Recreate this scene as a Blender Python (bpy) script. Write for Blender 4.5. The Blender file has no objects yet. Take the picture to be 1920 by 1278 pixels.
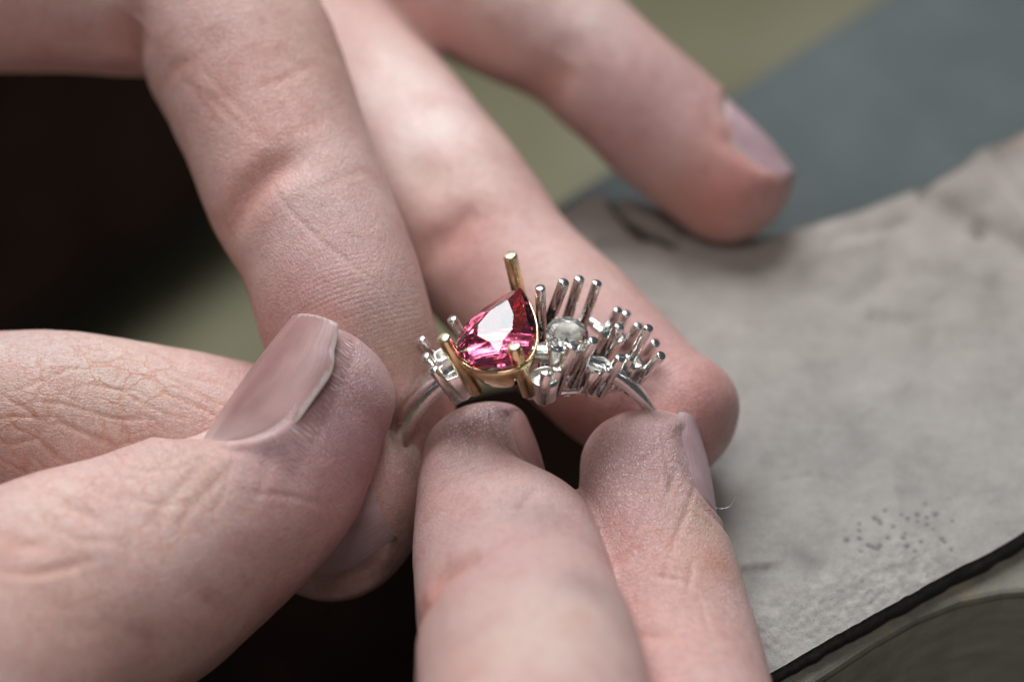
import bpy, bmesh, math, random
import numpy as np
from mathutils import Vector
from mathutils.bvhtree import BVHTree

random.seed(4)
RNG = np.random.default_rng(7)
scn = bpy.context.scene
COL = scn.collection

# ------------------------------------------------------------------ camera (1 unit = 1 cm)
PITCH = math.radians(45)
D0 = 30.0                      # distance to the plane in focus
PPC = 210.0                    # photograph pixels per cm in that plane
F = np.array([0.0, math.cos(PITCH), -math.sin(PITCH)])
U = np.array([0.0, math.sin(PITCH), math.cos(PITCH)])
R = np.array([1.0, 0.0, 0.0])
ZC = 30.6 * (math.sin(PITCH) + 2.195 / 30 * math.cos(PITCH))
CAM = np.array([0.0, -ZC, ZC])

cam_d = bpy.data.cameras.new('camera')
cam = bpy.data.objects.new('camera', cam_d)
COL.objects.link(cam)
cam.location = CAM
cam.rotation_euler = (math.pi / 2 - PITCH, 0, 0)
cam_d.sensor_width = 36.0
cam_d.lens = 36.0 * D0 / (1920 / PPC)
cam_d.clip_start = 0.1
cam_d.clip_end = 500
cam_d.dof.use_dof = True
cam_d.dof.focus_distance = D0
cam_d.dof.aperture_fstop = cam_d.lens / 1000 / 1.02      # lens opening of 10 mm (in cm units)
scn.camera = cam

scn.view_settings.view_transform = 'Standard'
scn.view_settings.look = 'None'
scn.view_settings.exposure = 0.12
scn.view_settings.gamma = 1.0
scn.cycles.max_bounces = 16
scn.cycles.transmission_bounces = 14
scn.cycles.glossy_bounces = 6
scn.cycles.caustics_refractive = True
scn.cycles.caustics_reflective = True
scn.cycles.sample_clamp_indirect = 6.0
scn.cycles.blur_glossy = 0.5
scn.cycles.use_denoising = True

w = bpy.data.worlds.new('World')
scn.world = w
w.use_nodes = True
w.node_tree.nodes['Background'].inputs[0].default_value = (0.80, 0.88, 1.0, 1)
w.node_tree.nodes['Background'].inputs[1].default_value = 0.07


def area_light(name, loc, target, sx, sy, power, col):
    d = bpy.data.lights.new(name, 'AREA')
    d.shape = 'RECTANGLE'
    d.size = sx
    d.size_y = sy
    d.energy = power
    d.color = col
    o = bpy.data.objects.new(name, d)
    COL.objects.link(o)
    o.location = loc
    o.rotation_euler = (Vector(target) - Vector(loc)).to_track_quat('-Z', 'Y').to_euler()
    return o


def P(px, py, dmm):
    """point seen at photograph pixel (px,py), dmm millimetres behind the plane in focus"""
    d = D0 + dmm / 10.0
    return CAM + R * ((px - 960) / PPC * d / D0) - U * ((py - 639) / PPC * d / D0) + F * d


def G(px, py, z):
    """point of the horizontal plane z seen at pixel (px,py)"""
    v = P(px, py, 0) - CAM
    return CAM + v * ((z - CAM[2]) / v[2])


def cv(x, y, z):
    """camera-axes direction (right, up, towards viewer) as a world vector"""
    v = R * x + U * y - F * z
    return v / np.linalg.norm(v)


FOC = P(960, 660, 0)
area_light('window_light', FOC + np.array([-8.0, 30.0, 40.0]), FOC, 38, 27, 29000, (0.93, 0.97, 1.0))
area_light('fill_light', FOC + np.array([-5.0, -17.0, 47.0]), FOC, 16, 12, 5400, (1.0, 0.97, 0.93))  # unseen fill light added from the camera side


# ------------------------------------------------------------------ helpers
def tag(o, label=None, cat=None, group=None, kind=None):
    if label: o['label'] = label
    if cat: o['category'] = cat
    if group: o['group'] = group
    if kind: o['kind'] = kind
    return o


def link(name, me, mats, parent=None, smooth=True):
    o = bpy.data.objects.new(name, me)
    COL.objects.link(o)
    for m in (mats if isinstance(mats, (list, tuple)) else [mats]):
        me.materials.append(m)
    if smooth:
        me.shade_smooth()
    if parent:
        o.parent = parent
    return o


def mesh_from(name, V, Fc):
    me = bpy.data.meshes.new(name)
    me.from_pydata([tuple(map(float, v)) for v in V], [], [tuple(map(int, f)) for f in Fc])
    me.update()
    return me


def norm(v):
    return v / np.linalg.norm(v)


def hash3(i, j, k, seed):
    n = (i * 374761393 + j * 668265263 + k * 2147483647 + seed * 974711) & 0xFFFFFFFF
    n = ((n ^ (n >> 13)) * 1274126177) & 0xFFFFFFFF
    n = n ^ (n >> 16)
    return (n & 0xFFFF) / 65535.0


def vnoise(p, scale, seed=0):
    """smooth value noise, -1..1, at points p (N,3)"""
    q = p * scale
    b = np.floor(q).astype(np.int64)
    f = q - b
    f = f * f * (3 - 2 * f)
    out = 0
    for di in (0, 1):
        for dj in (0, 1):
            for dk in (0, 1):
                wgt = (f[:, 0] if di else 1 - f[:, 0]) * (f[:, 1] if dj else 1 - f[:, 1]) * (f[:, 2] if dk else 1 - f[:, 2])
                out = out + wgt * hash3(b[:, 0] + di, b[:, 1] + dj, b[:, 2] + dk, seed)
    return out * 2 - 1


def catmull(pts, n_per):
    pts = np.array(pts, float)
    P0 = np.vstack([2 * pts[0] - pts[1], pts, 2 * pts[-1] - pts[-2]])
    out = []
    for i in range(1, len(P0) - 2):
        a, b, c, d = P0[i - 1:i + 3]
        n = n_per
        t = np.linspace(0, 1, n, endpoint=False)[:, None]
        out.append(0.5 * ((2 * b) + (-a + c) * t + (2 * a - 5 * b + 4 * c - d) * t ** 2 + (-a + 3 * b - 3 * c + d) * t ** 3))
    out.append(pts[-1:])
    return np.vstack(out)


# ------------------------------------------------------------------ material helpers
def new_mat(name):
    m = bpy.data.materials.new(name)
    m.use_nodes = True
    nt = m.node_tree
    return m, nt, nt.nodes['Principled BSDF']


def N(nt, kind, **kw):
    n = nt.nodes.new(kind)
    for k, v in kw.items():
        if k.startswith('i_'):
            n.inputs[k[2:].replace('_', ' ')].default_value = v
        else:
            setattr(n, k, v)
    return n


def ramp(nt, fac, stops):
    r = nt.nodes.new('ShaderNodeValToRGB')
    el = r.color_ramp.elements
    while len(el) > 1:
        el.remove(el[-1])
    el[0].position, el[0].color = stops[0][0], (*stops[0][1], 1)
    for p, c in stops[1:]:
        e = el.new(p)
        e.color = (*c, 1)
    nt.links.new(fac, r.inputs[0])
    return r.outputs[0]


def math_n(nt, op, a, b=None, c=None):
    n = nt.nodes.new('ShaderNodeMath')
    n.operation = op
    for i, v in enumerate((a, b, c)):
        if v is None: continue
        if isinstance(v, (int, float)):
            n.inputs[i].default_value = v
        else:
            nt.links.new(v, n.inputs[i])
    return n.outputs[0]


def mixc(nt, fac, a, b, mode='MIX'):
    n = nt.nodes.new('ShaderNodeMix')
    n.data_type = 'RGBA'
    n.blend_type = mode
    for s, v in ((n.inputs[0], fac), (n.inputs[6], a), (n.inputs[7], b)):
        if isinstance(v, (int, float)):
            s.default_value = v
        elif isinstance(v, tuple):
            s.default_value = (*v, 1) if len(v) == 3 else v
        else:
            nt.links.new(v, s)
    return n.outputs[2]


def skin_material():
    m, nt, b = new_mat('skin')
    L = nt.links
    tc = N(nt, 'ShaderNodeTexCoord')
    tone = N(nt, 'ShaderNodeAttribute', attribute_name='tone')
    dat = N(nt, 'ShaderNodeAttribute', attribute_name='dat')      # x: ridge phase, y: ridge mask, z: dryness
    sep = N(nt, 'ShaderNodeSeparateXYZ')
    L.new(dat.outputs['Vector'], sep.inputs[0])
    fuv = N(nt, 'ShaderNodeAttribute', attribute_name='fuv')
    # blotches
    n1 = N(nt, 'ShaderNodeTexNoise', i_Scale=2.2, i_Detail=5.0, i_Roughness=0.6)
    L.new(tc.outputs['Object'], n1.inputs['Vector'])
    blot = ramp(nt, n1.outputs[0], [(0.30, (0.92, 0.82, 0.80)), (0.5, (1, 0.98, 0.97)), (0.72, (1.0, 1.04, 1.01))])
    c1 = mixc(nt, 1.0, tone.outputs['Color'], blot, 'MULTIPLY')
    n2 = N(nt, 'ShaderNodeTexNoise', i_Scale=14.0, i_Detail=6.0, i_Roughness=0.65)
    L.new(tc.outputs['Object'], n2.inputs['Vector'])
    mott = ramp(nt, n2.outputs[0], [(0.3, (0.90, 0.82, 0.82)), (0.5, (1, 1, 1)), (0.7, (1.07, 1.05, 1.03))])
    c2 = mixc(nt, 1.0, c1, mott, 'MULTIPLY')
    n3 = N(nt, 'ShaderNodeTexNoise', i_Scale=55.0, i_Detail=3.0, i_Roughness=0.7)
    L.new(tc.outputs['Object'], n3.inputs['Vector'])
    pore = ramp(nt, n3.outputs[0], [(0.32, (0.84, 0.78, 0.76)), (0.48, (1, 1, 1)), (0.68, (1.10, 1.10, 1.10))])
    c2 = mixc(nt, 1.0, c2, pore, 'MULTIPLY')
    # fine skin relief: stretched cells in finger coordinates
    mp = N(nt, 'ShaderNodeMapping')
    mp.inputs['Scale'].default_value = (17.0, 27.0, 17.0)
    wob = N(nt, 'ShaderNodeTexNoise', i_Scale=6.0, i_Detail=3.0)
    L.new(fuv.outputs['Vector'], wob.inputs['Vector'])
    wadd = N(nt, 'ShaderNodeVectorMath', operation='SCALE')
    wadd.inputs['Scale'].default_value = 0.08
    L.new(wob.outputs['Color'], wadd.inputs[0])
    wsum = N(nt, 'ShaderNodeVectorMath', operation='ADD')
    L.new(fuv.outputs['Vector'], wsum.inputs[0])
    L.new(wadd.outputs[0], wsum.inputs[1])
    L.new(wsum.outputs[0], mp.inputs[0])
    vo = N(nt, 'ShaderNodeTexVoronoi', feature='DISTANCE_TO_EDGE')
    vo.inputs['Scale'].default_value = 1.0
    L.new(mp.outputs[0], vo.inputs['Vector'])
    cell = N(nt, 'ShaderNodeMapRange')
    cell.inputs['From Max'].default_value = 0.16
    L.new(vo.outputs['Distance'], cell.inputs[0])
    mp2 = N(nt, 'ShaderNodeMapping')
    mp2.inputs['Scale'].default_value = (34.0, 50.0, 34.0)
    mp2.inputs['Rotation'].default_value = (0, 0, 0.5)
    L.new(wsum.outputs[0], mp2.inputs[0])
    vo2 = N(nt, 'ShaderNodeTexVoronoi', feature='DISTANCE_TO_EDGE')
    vo2.inputs['Scale'].default_value = 1.0
    L.new(mp2.outputs[0], vo2.inputs['Vector'])
    cell2 = N(nt, 'ShaderNodeMapRange')
    cell2.inputs['From Max'].default_value = 0.2
    L.new(vo2.outputs['Distance'], cell2.inputs[0])
    # coarser net of folds on the knuckles and worn skin
    mp3 = N(nt, 'ShaderNodeMapping')
    mp3.inputs['Scale'].default_value = (4.2, 6.0, 5.0)
    mp3.inputs['Rotation'].default_value = (0, 0, 0.35)
    wob2 = N(nt, 'ShaderNodeTexNoise', i_Scale=2.4, i_Detail=4.0)
    L.new(fuv.outputs['Vector'], wob2.inputs['Vector'])
    ws2 = N(nt, 'ShaderNodeVectorMath', operation='SCALE')
    ws2.inputs['Scale'].default_value = 0.30
    L.new(wob2.outputs['Color'], ws2.inputs[0])
    wa2 = N(nt, 'ShaderNodeVectorMath', operation='ADD')
    L.new(fuv.outputs['Vector'], wa2.inputs[0]); L.new(ws2.outputs[0], wa2.inputs[1])
    L.new(wa2.outputs[0], mp3.inputs[0])
    vo3 = N(nt, 'ShaderNodeTexVoronoi', feature='DISTANCE_TO_EDGE')
    vo3.inputs['Scale'].default_value = 1.0
    L.new(mp3.outputs[0], vo3.inputs['Vector'])
    cell3 = N(nt, 'ShaderNodeMapRange', interpolation_type='SMOOTHSTEP')
    cell3.inputs['From Max'].default_value = 0.085
    L.new(vo3.outputs['Distance'], cell3.inputs[0])
    fold = math_n(nt, 'SUBTRACT', 1.0, cell3.outputs[0])
    fade = N(nt, 'ShaderNodeMapRange')
    fade.inputs['From Min'].default_value = 0.38
    fade.inputs['From Max'].default_value = 0.58
    L.new(wob2.outputs[0], fade.inputs[0])
    fold = math_n(nt, 'MULTIPLY', fold, tone.outputs['Alpha'])
    fold = math_n(nt, 'MULTIPLY', fold, fade.outputs[0])
    nf = N(nt, 'ShaderNodeTexNoise', i_Scale=70.0, i_Detail=4.0, i_Roughness=0.7)
    L.new(tc.outputs['Object'], nf.inputs['Vector'])
    ridge = math_n(nt, 'SINE', sep.outputs[0])
    ridge = math_n(nt, 'MULTIPLY', ridge, sep.outputs[1])
    # dry white flakes where the skin is worn
    fl = N(nt, 'ShaderNodeTexNoise', i_Scale=46.0, i_Detail=3.0, i_Roughness=0.7)
    L.new(wsum.outputs[0], fl.inputs['Vector'])
    fm = N(nt, 'ShaderNodeMapRange')
    fm.inputs['From Min'].default_value = 0.53
    fm.inputs['From Max'].default_value = 0.62
    L.new(fl.outputs[0], fm.inputs[0])
    fac = math_n(nt, 'MULTIPLY', fm.outputs[0], sep.outputs[2])
    h = math_n(nt, 'MULTIPLY', cell.outputs[0], 0.55)
    h = math_n(nt, 'MULTIPLY_ADD', cell2.outputs[0], 0.3, h)
    keep = math_n(nt, 'SUBTRACT', 1.0, math_n(nt, 'MULTIPLY', sep.outputs[1], 0.6))
    h = math_n(nt, 'MULTIPLY', h, keep)
    h = math_n(nt, 'MULTIPLY_ADD', nf.outputs[0], 0.6, h)
    h = math_n(nt, 'MULTIPLY_ADD', ridge, 0.28, h)
    h = math_n(nt, 'MULTIPLY_ADD', n2.outputs[0], 0.8, h)
    h = math_n(nt, 'MULTIPLY_ADD', fold, -0.8, h)
    h = math_n(nt, 'MULTIPLY_ADD', fac, 0.9, h)
    bp = N(nt, 'ShaderNodeBump')
    bp.inputs['Strength'].default_value = 0.62
    bp.inputs['Distance'].default_value = 0.0085
    L.new(h, bp.inputs['Height'])
    L.new(bp.outputs[0], b.inputs['Normal'])
    c3 = mixc(nt, fac, c2, (0.92, 0.90, 0.88))
    crev = math_n(nt, 'MULTIPLY', math_n(nt, 'SUBTRACT', 1.0, cell.outputs[0]), 0.15)
    c4 = mixc(nt, crev, c3, (0.50, 0.26, 0.22))
    c4 = mixc(nt, math_n(nt, 'MULTIPLY', fold, 0.75), c4, (0.60, 0.29, 0.18))
    c4 = mixc(nt, 1.0, c4, (1.07, 0.95, 0.97), 'MULTIPLY')
    L.new(c4, b.inputs['Base Color'])
    b.inputs['Roughness'].default_value = 0.44
    b.inputs['Specular IOR Level'].default_value = 0.58
    b.inputs['Subsurface Weight'].default_value = 0.30
    b.inputs['Subsurface Radius'].default_value = (1.0, 0.32, 0.18)
    b.inputs['Subsurface Scale'].default_value = 0.11
    return m


def nail_material(name, col, edge):
    m, nt, b = new_mat(name)
    L = nt.links
    at = N(nt, 'ShaderNodeAttribute', attribute_name='nuv')       # x along 0..1, y across -1..1
    sep = N(nt, 'ShaderNodeSeparateXYZ')
    L.new(at.outputs['Vector'], sep.inputs[0])
    mp = N(nt, 'ShaderNodeMapping')
    mp.inputs['Scale'].default_value = (1.5, 26.0, 1.0)
    L.new(at.outputs['Vector'], mp.inputs[0])
    n = N(nt, 'ShaderNodeTexNoise', i_Scale=1.0, i_Detail=5.0)
    L.new(mp.outputs[0], n.inputs['Vector'])
    n2 = N(nt, 'ShaderNodeTexNoise', i_Scale=3.5, i_Detail=4.0)
    L.new(at.outputs['Vector'], n2.inputs['Vector'])
    base = ramp(nt, n2.outputs[0], [(0.3, tuple(c * 0.86 for c in col)), (0.55, col), (0.75, tuple(min(1, c * 1.12) for c in col))])
    j = math_n(nt, 'MULTIPLY_ADD', math_n(nt, 'SUBTRACT', n2.outputs[0], 0.5), 0.16, sep.outputs[0])
    lun = ramp(nt, j, [(0.0, (0.62, 0.52, 0.50)), (0.20, (0.58, 0.45, 0.44)), (0.34, (0, 0, 0))])
    lf = ramp(nt, j, [(0.10, (0.40, 0.40, 0.40)), (0.32, (0, 0, 0))])
    c = mixc(nt, lf, base, lun)
    ef = ramp(nt, j, [(0.985, (0, 0, 0)), (1.01, (0.8, 0.8, 0.8))])
    c = mixc(nt, ef, c, edge)
    side = math_n(nt, 'ABSOLUTE', sep.outputs[1])
    nd_ = N(nt, 'ShaderNodeTexNoise', i_Scale=14.0, i_Detail=4.0)
    L.new(at.outputs['Vector'], nd_.inputs['Vector'])
    side = math_n(nt, 'MULTIPLY_ADD', math_n(nt, 'SUBTRACT', nd_.outputs[0], 0.5), 0.10, side)
    sf = ramp(nt, side, [(0.945, (0, 0, 0)), (0.98, (0.8, 0.8, 0.8))])
    c = mixc(nt, sf, c, edge)
    cf = ramp(nt, math_n(nt, 'MULTIPLY_ADD', math_n(nt, 'SUBTRACT', nd_.outputs[0], 0.5), 0.08, sep.outputs[0]), [(0.045, (0.7, 0.7, 0.7)), (0.085, (0, 0, 0))])
    c = mixc(nt, cf, c, edge)
    big = N(nt, 'ShaderNodeTexNoise', i_Scale=1.3, i_Detail=2.0)
    L.new(at.outputs['Vector'], big.inputs['Vector'])
    c = mixc(nt, 1.0, c, ramp(nt, big.outputs[0], [(0.35, (0.84, 0.76, 0.76)), (0.6, (1.08, 1.04, 1.04))]), 'MULTIPLY')
    L.new(c, b.inputs['Base Color'])
    b.inputs['Roughness'].default_value = 0.42
    b.inputs['Subsurface Weight'].default_value = 0.2
    b.inputs['Subsurface Radius'].default_value = (1.0, 0.4, 0.3)
    b.inputs['Subsurface Scale'].default_value = 0.05
    bp = N(nt, 'ShaderNodeBump')
    bp.inputs['Strength'].default_value = 0.5
    bp.inputs['Distance'].default_value = 0.010
    L.new(n.outputs[0], bp.inputs['Height'])
    L.new(bp.outputs[0], b.inputs['Normal'])
    return m


def metal(name, col, rough, rough2, scale=9.0):
    m, nt, b = new_mat(name)
    L = nt.links
    tc = N(nt, 'ShaderNodeTexCoord')
    n = N(nt, 'ShaderNodeTexNoise', i_Scale=scale, i_Detail=4.0, i_Roughness=0.6)
    L.new(tc.outputs['Object'], n.inputs['Vector'])
    r = N(nt, 'ShaderNodeMapRange')
    r.inputs['From Min'].default_value = 0.35
    r.inputs['From Max'].default_value = 0.65
    r.inputs['To Min'].default_value = rough
    r.inputs['To Max'].default_value = rough2
    L.new(n.outputs[0], r.inputs[0])
    L.new(r.outputs[0], b.inputs['Roughness'])
    b.inputs['Base Color'].default_value = (*col, 1)
    b.inputs['Metallic'].default_value = 1.0
    n2 = N(nt, 'ShaderNodeTexNoise', i_Scale=scale * 4, i_Detail=3.0)
    L.new(tc.outputs['Object'], n2.inputs['Vector'])
    bp = N(nt, 'ShaderNodeBump')
    bp.inputs['Strength'].default_value = 0.35
    bp.inputs['Distance'].default_value = 0.004
    L.new(n2.outputs[0], bp.inputs['Height'])
    L.new(bp.outputs[0], b.inputs['Normal'])
    return m


def gem_mat(name, col, ior, dens, rough=0.0):
    m, nt, b = new_mat(name)
    b.inputs['Base Color'].default_value = (*col, 1)
    b.inputs['Transmission Weight'].default_value = 1.0
    b.inputs['IOR'].default_value = ior
    b.inputs['Roughness'].default_value = rough
    if dens:
        v = N(nt, 'ShaderNodeVolumeAbsorption')
        v.inputs['Color'].default_value = (*col, 1)
        v.inputs['Density'].default_value = dens
        nt.links.new(v.outputs[0], nt.nodes['Material Output'].inputs['Volume'])
    return m


def rough_mat(name, stops, scale, bump, rough=0.8, attr=None, fine=60.0, spec=0.3, stretch=None):
    m, nt, b = new_mat(name)
    L = nt.links
    tc = N(nt, 'ShaderNodeTexCoord')
    n = N(nt, 'ShaderNodeTexNoise', i_Scale=scale, i_Detail=8.0, i_Roughness=0.62)
    if stretch:
        mp = N(nt, 'ShaderNodeMapping')
        mp.inputs['Scale'].default_value = stretch
        mp.inputs['Rotation'].default_value = (0.3, 0.2, 0.6)
        L.new(tc.outputs['Object'], mp.inputs[0])
        L.new(mp.outputs[0], n.inputs['Vector'])
    else:
        L.new(tc.outputs['Object'], n.inputs['Vector'])
    c = ramp(nt, n.outputs[0], stops)
    nf = N(nt, 'ShaderNodeTexNoise', i_Scale=fine, i_Detail=4.0, i_Roughness=0.7)
    L.new(tc.outputs['Object'], nf.inputs['Vector'])
    sp = ramp(nt, nf.outputs[0], [(0.3, (0.80, 0.80, 0.80)), (0.5, (1, 1, 1)), (0.7, (1.15, 1.15, 1.15))])
    c = mixc(nt, 1.0, c, sp, 'MULTIPLY')
    if attr:
        a = N(nt, 'ShaderNodeAttribute', attribute_name=attr)
        c = mixc(nt, 1.0, c, a.outputs['Color'], 'MULTIPLY')
    L.new(c, b.inputs['Base Color'])
    b.inputs['Roughness'].default_value = rough
    b.inputs['Specular IOR Level'].default_value = spec
    h = math_n(nt, 'MULTIPLY_ADD', n.outputs[0], 0.6, nf.outputs[0])
    bp = N(nt, 'ShaderNodeBump')
    bp.inputs['Strength'].default_value = 0.8
    bp.inputs['Distance'].default_value = bump
    L.new(h, bp.inputs['Height'])
    L.new(bp.outputs[0], b.inputs['Normal'])
    return m


M_SKIN = skin_material()
M_NAIL = nail_material('thumbnail_pink', (0.415, 0.245, 0.23), (0.56, 0.52, 0.47))
M_NAIL2 = nail_material('fingernail_grey', (0.54, 0.38, 0.40), (0.40, 0.40, 0.38))
M_NAIL3 = nail_material('fingernail_pale', (0.60, 0.42, 0.46), (0.70, 0.60, 0.55))
M_SILVER = metal('silver', (0.86, 0.85, 0.82), 0.12, 0.32)
M_FROST = metal('raw_silver', (0.82, 0.81, 0.78), 0.28, 0.5, 20)
M_GOLD = metal('gold', (0.96, 0.79, 0.46), 0.10, 0.28)
M_GOLDTIP = metal('raw_gold', (0.93, 0.84, 0.60), 0.25, 0.5, 20)
M_PINK = gem_mat('pink_gem', (0.99, 0.34, 0.54), 1.76, 1.4)
M_CLEAR = gem_mat('clear_gem', (0.985, 0.985, 0.99), 1.5, 0.0, 0.0)
M_LEATHER = rough_mat('suede_leather', [(0.28, (0.345, 0.315, 0.29)), (0.48, (0.415, 0.38, 0.352)), (0.66, (0.445, 0.41, 0.38))], 1.6, 0.02, 0.85, 'tone')
M_LEDGE = rough_mat('leather_cut_edge', [(0.3, (0.045, 0.040, 0.034)), (0.7, (0.12, 0.108, 0.092))], 9, 0.02, 0.9)
M_WOOD = rough_mat('worn_wood', [(0.3, (0.13, 0.125, 0.11)), (0.5, (0.21, 0.195, 0.165)), (0.7, (0.30, 0.255, 0.17))], 2.2, 0.01, 0.6)
M_WOODSIDE = rough_mat('stained_wood', [(0.30, (0.34, 0.315, 0.26)), (0.5, (0.44, 0.41, 0.345)), (0.72, (0.54, 0.51, 0.44))], 2.0, 0.012, 0.5, stretch=(0.6, 2.6, 2.6))
M_TEAL = rough_mat('dull_steel', [(0.3, (0.060, 0.073, 0.072)), (0.5, (0.070, 0.085, 0.084)), (0.72, (0.092, 0.105, 0.106))], 0.9, 0.004, 0.5)
M_OLIVE = rough_mat('olive_board', [(0.3, (0.20, 0.18, 0.09)), (0.5, (0.30, 0.27, 0.165)), (0.7, (0.42, 0.39, 0.27))], 0.16, 0.01, 0.7)
M_DARK = rough_mat('shade_black', [(0.3, (0.007, 0.0035, 0.0025)), (0.6, (0.015, 0.008, 0.0055)), (0.8, (0.028, 0.015, 0.010))], 0.6, 0.02, 1.0, spec=0.03)  # near-black colour of the sheets that stand in for shade


# ------------------------------------------------------------------ setting
def slab(name, pts, z0, z1, mats, kind='structure', bevel=0.0, side_slot=0):
    bm = bmesh.new()
    top = [bm.verts.new((p[0], p[1], z1)) for p in pts]
    bot = [bm.verts.new((p[0], p[1], z0)) for p in pts]
    f = bm.faces.new(top)
    bm.faces.new(bot[::-1])
    n = len(pts)
    for i in range(n):
        q = bm.faces.new((top[i], bot[i], bot[(i + 1) % n], top[(i + 1) % n]))
        q.material_index = side_slot
    bmesh.ops.recalc_face_normals(bm, faces=bm.faces)
    if bevel:
        es = [e for e in bm.edges if all(v in top for v in e.verts)]
        bmesh.ops.bevel(bm, geom=es, offset=bevel, segments=4, affect='EDGES', profile=0.6)
    me = bpy.data.meshes.new(name)
    bm.to_mesh(me)
    bm.free()
    o = link(name, me, mats, smooth=False)
    if kind: o['kind'] = kind
    return o


flo = slab('bench_floor', [(-120, -80), (120, -80), (120, 160), (-120, 160)], -24.5, -24.0, M_OLIVE)


def shade_sheet(name, pts_top, pts_bot, z, amp, label):
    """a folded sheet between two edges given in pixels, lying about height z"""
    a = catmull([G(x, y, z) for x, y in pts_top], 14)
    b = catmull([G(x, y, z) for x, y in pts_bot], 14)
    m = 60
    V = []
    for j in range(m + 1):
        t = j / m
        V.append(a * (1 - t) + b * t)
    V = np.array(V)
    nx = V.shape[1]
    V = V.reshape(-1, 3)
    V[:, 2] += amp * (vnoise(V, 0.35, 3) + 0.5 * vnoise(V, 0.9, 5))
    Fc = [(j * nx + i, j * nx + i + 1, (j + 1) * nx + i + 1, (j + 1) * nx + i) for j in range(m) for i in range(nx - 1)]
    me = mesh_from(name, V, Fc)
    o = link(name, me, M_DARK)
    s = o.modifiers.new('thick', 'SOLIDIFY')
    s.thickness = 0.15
    tag(o, label, 'shade_sheet')
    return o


shade_sheet('shade_sheet_left', [(-900, -900), (-300, -900), (300, -800), (640, -620)],  # dark sheet added to stand in for the shade at upper left
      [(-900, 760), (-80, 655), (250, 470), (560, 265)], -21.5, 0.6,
      'very dark brown sheet added as deep shade at the upper left')
shade_sheet('shade_sheet_low', [(-900, 830), (0, 800), (700, 740), (1120, 700)],  # second dark sheet, added where the gap below the thumbs is shaded
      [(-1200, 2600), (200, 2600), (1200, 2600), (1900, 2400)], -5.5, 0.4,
      'black sheet added as shade in the gap below the thumbs')

# dull steel plate behind the leather
pl = slab('steel_plate', [G(2500, -536, -1.2)[:2], G(2700, 500, -1.2)[:2], G(1300, 560, -1.2)[:2], G(985, 419, -1.2)[:2]], -1.6, -1.2, M_TEAL, None, 0.05)
tag(pl, 'flat blue grey steel plate lying behind the leather', 'metal plate')

# bench pin (wooden block under the leather)
edge_px = [(1290, 1360), (1340, 1322), (1440, 1262), (1560, 1195), (1680, 1130), (1780, 1075), (1860, 1035), (1990, 960), (2200, 850)]
zt = -0.19
bp_pts = [G(x, y, zt)[:2] for x, y in [(1290, 1440), (1380, 1378), (1460, 1322), (1560, 1258), (1640, 1205), (1720, 1160), (1800, 1128), (1880, 1112), (1960, 1106), (2100, 1110), (2400, 1140),
                                       (2400, 500), (1500, 500), (1250, 520), (1250, 900), (1310, 1200)]]
pin = slab('bench_pin', bp_pts, -6.0, zt, [M_WOOD, M_WOODSIDE], None, 0.09, 1)
tag(pin, 'worn wooden bench pin block carrying the leather pad, scratched dark side', 'wooden block')

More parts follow.
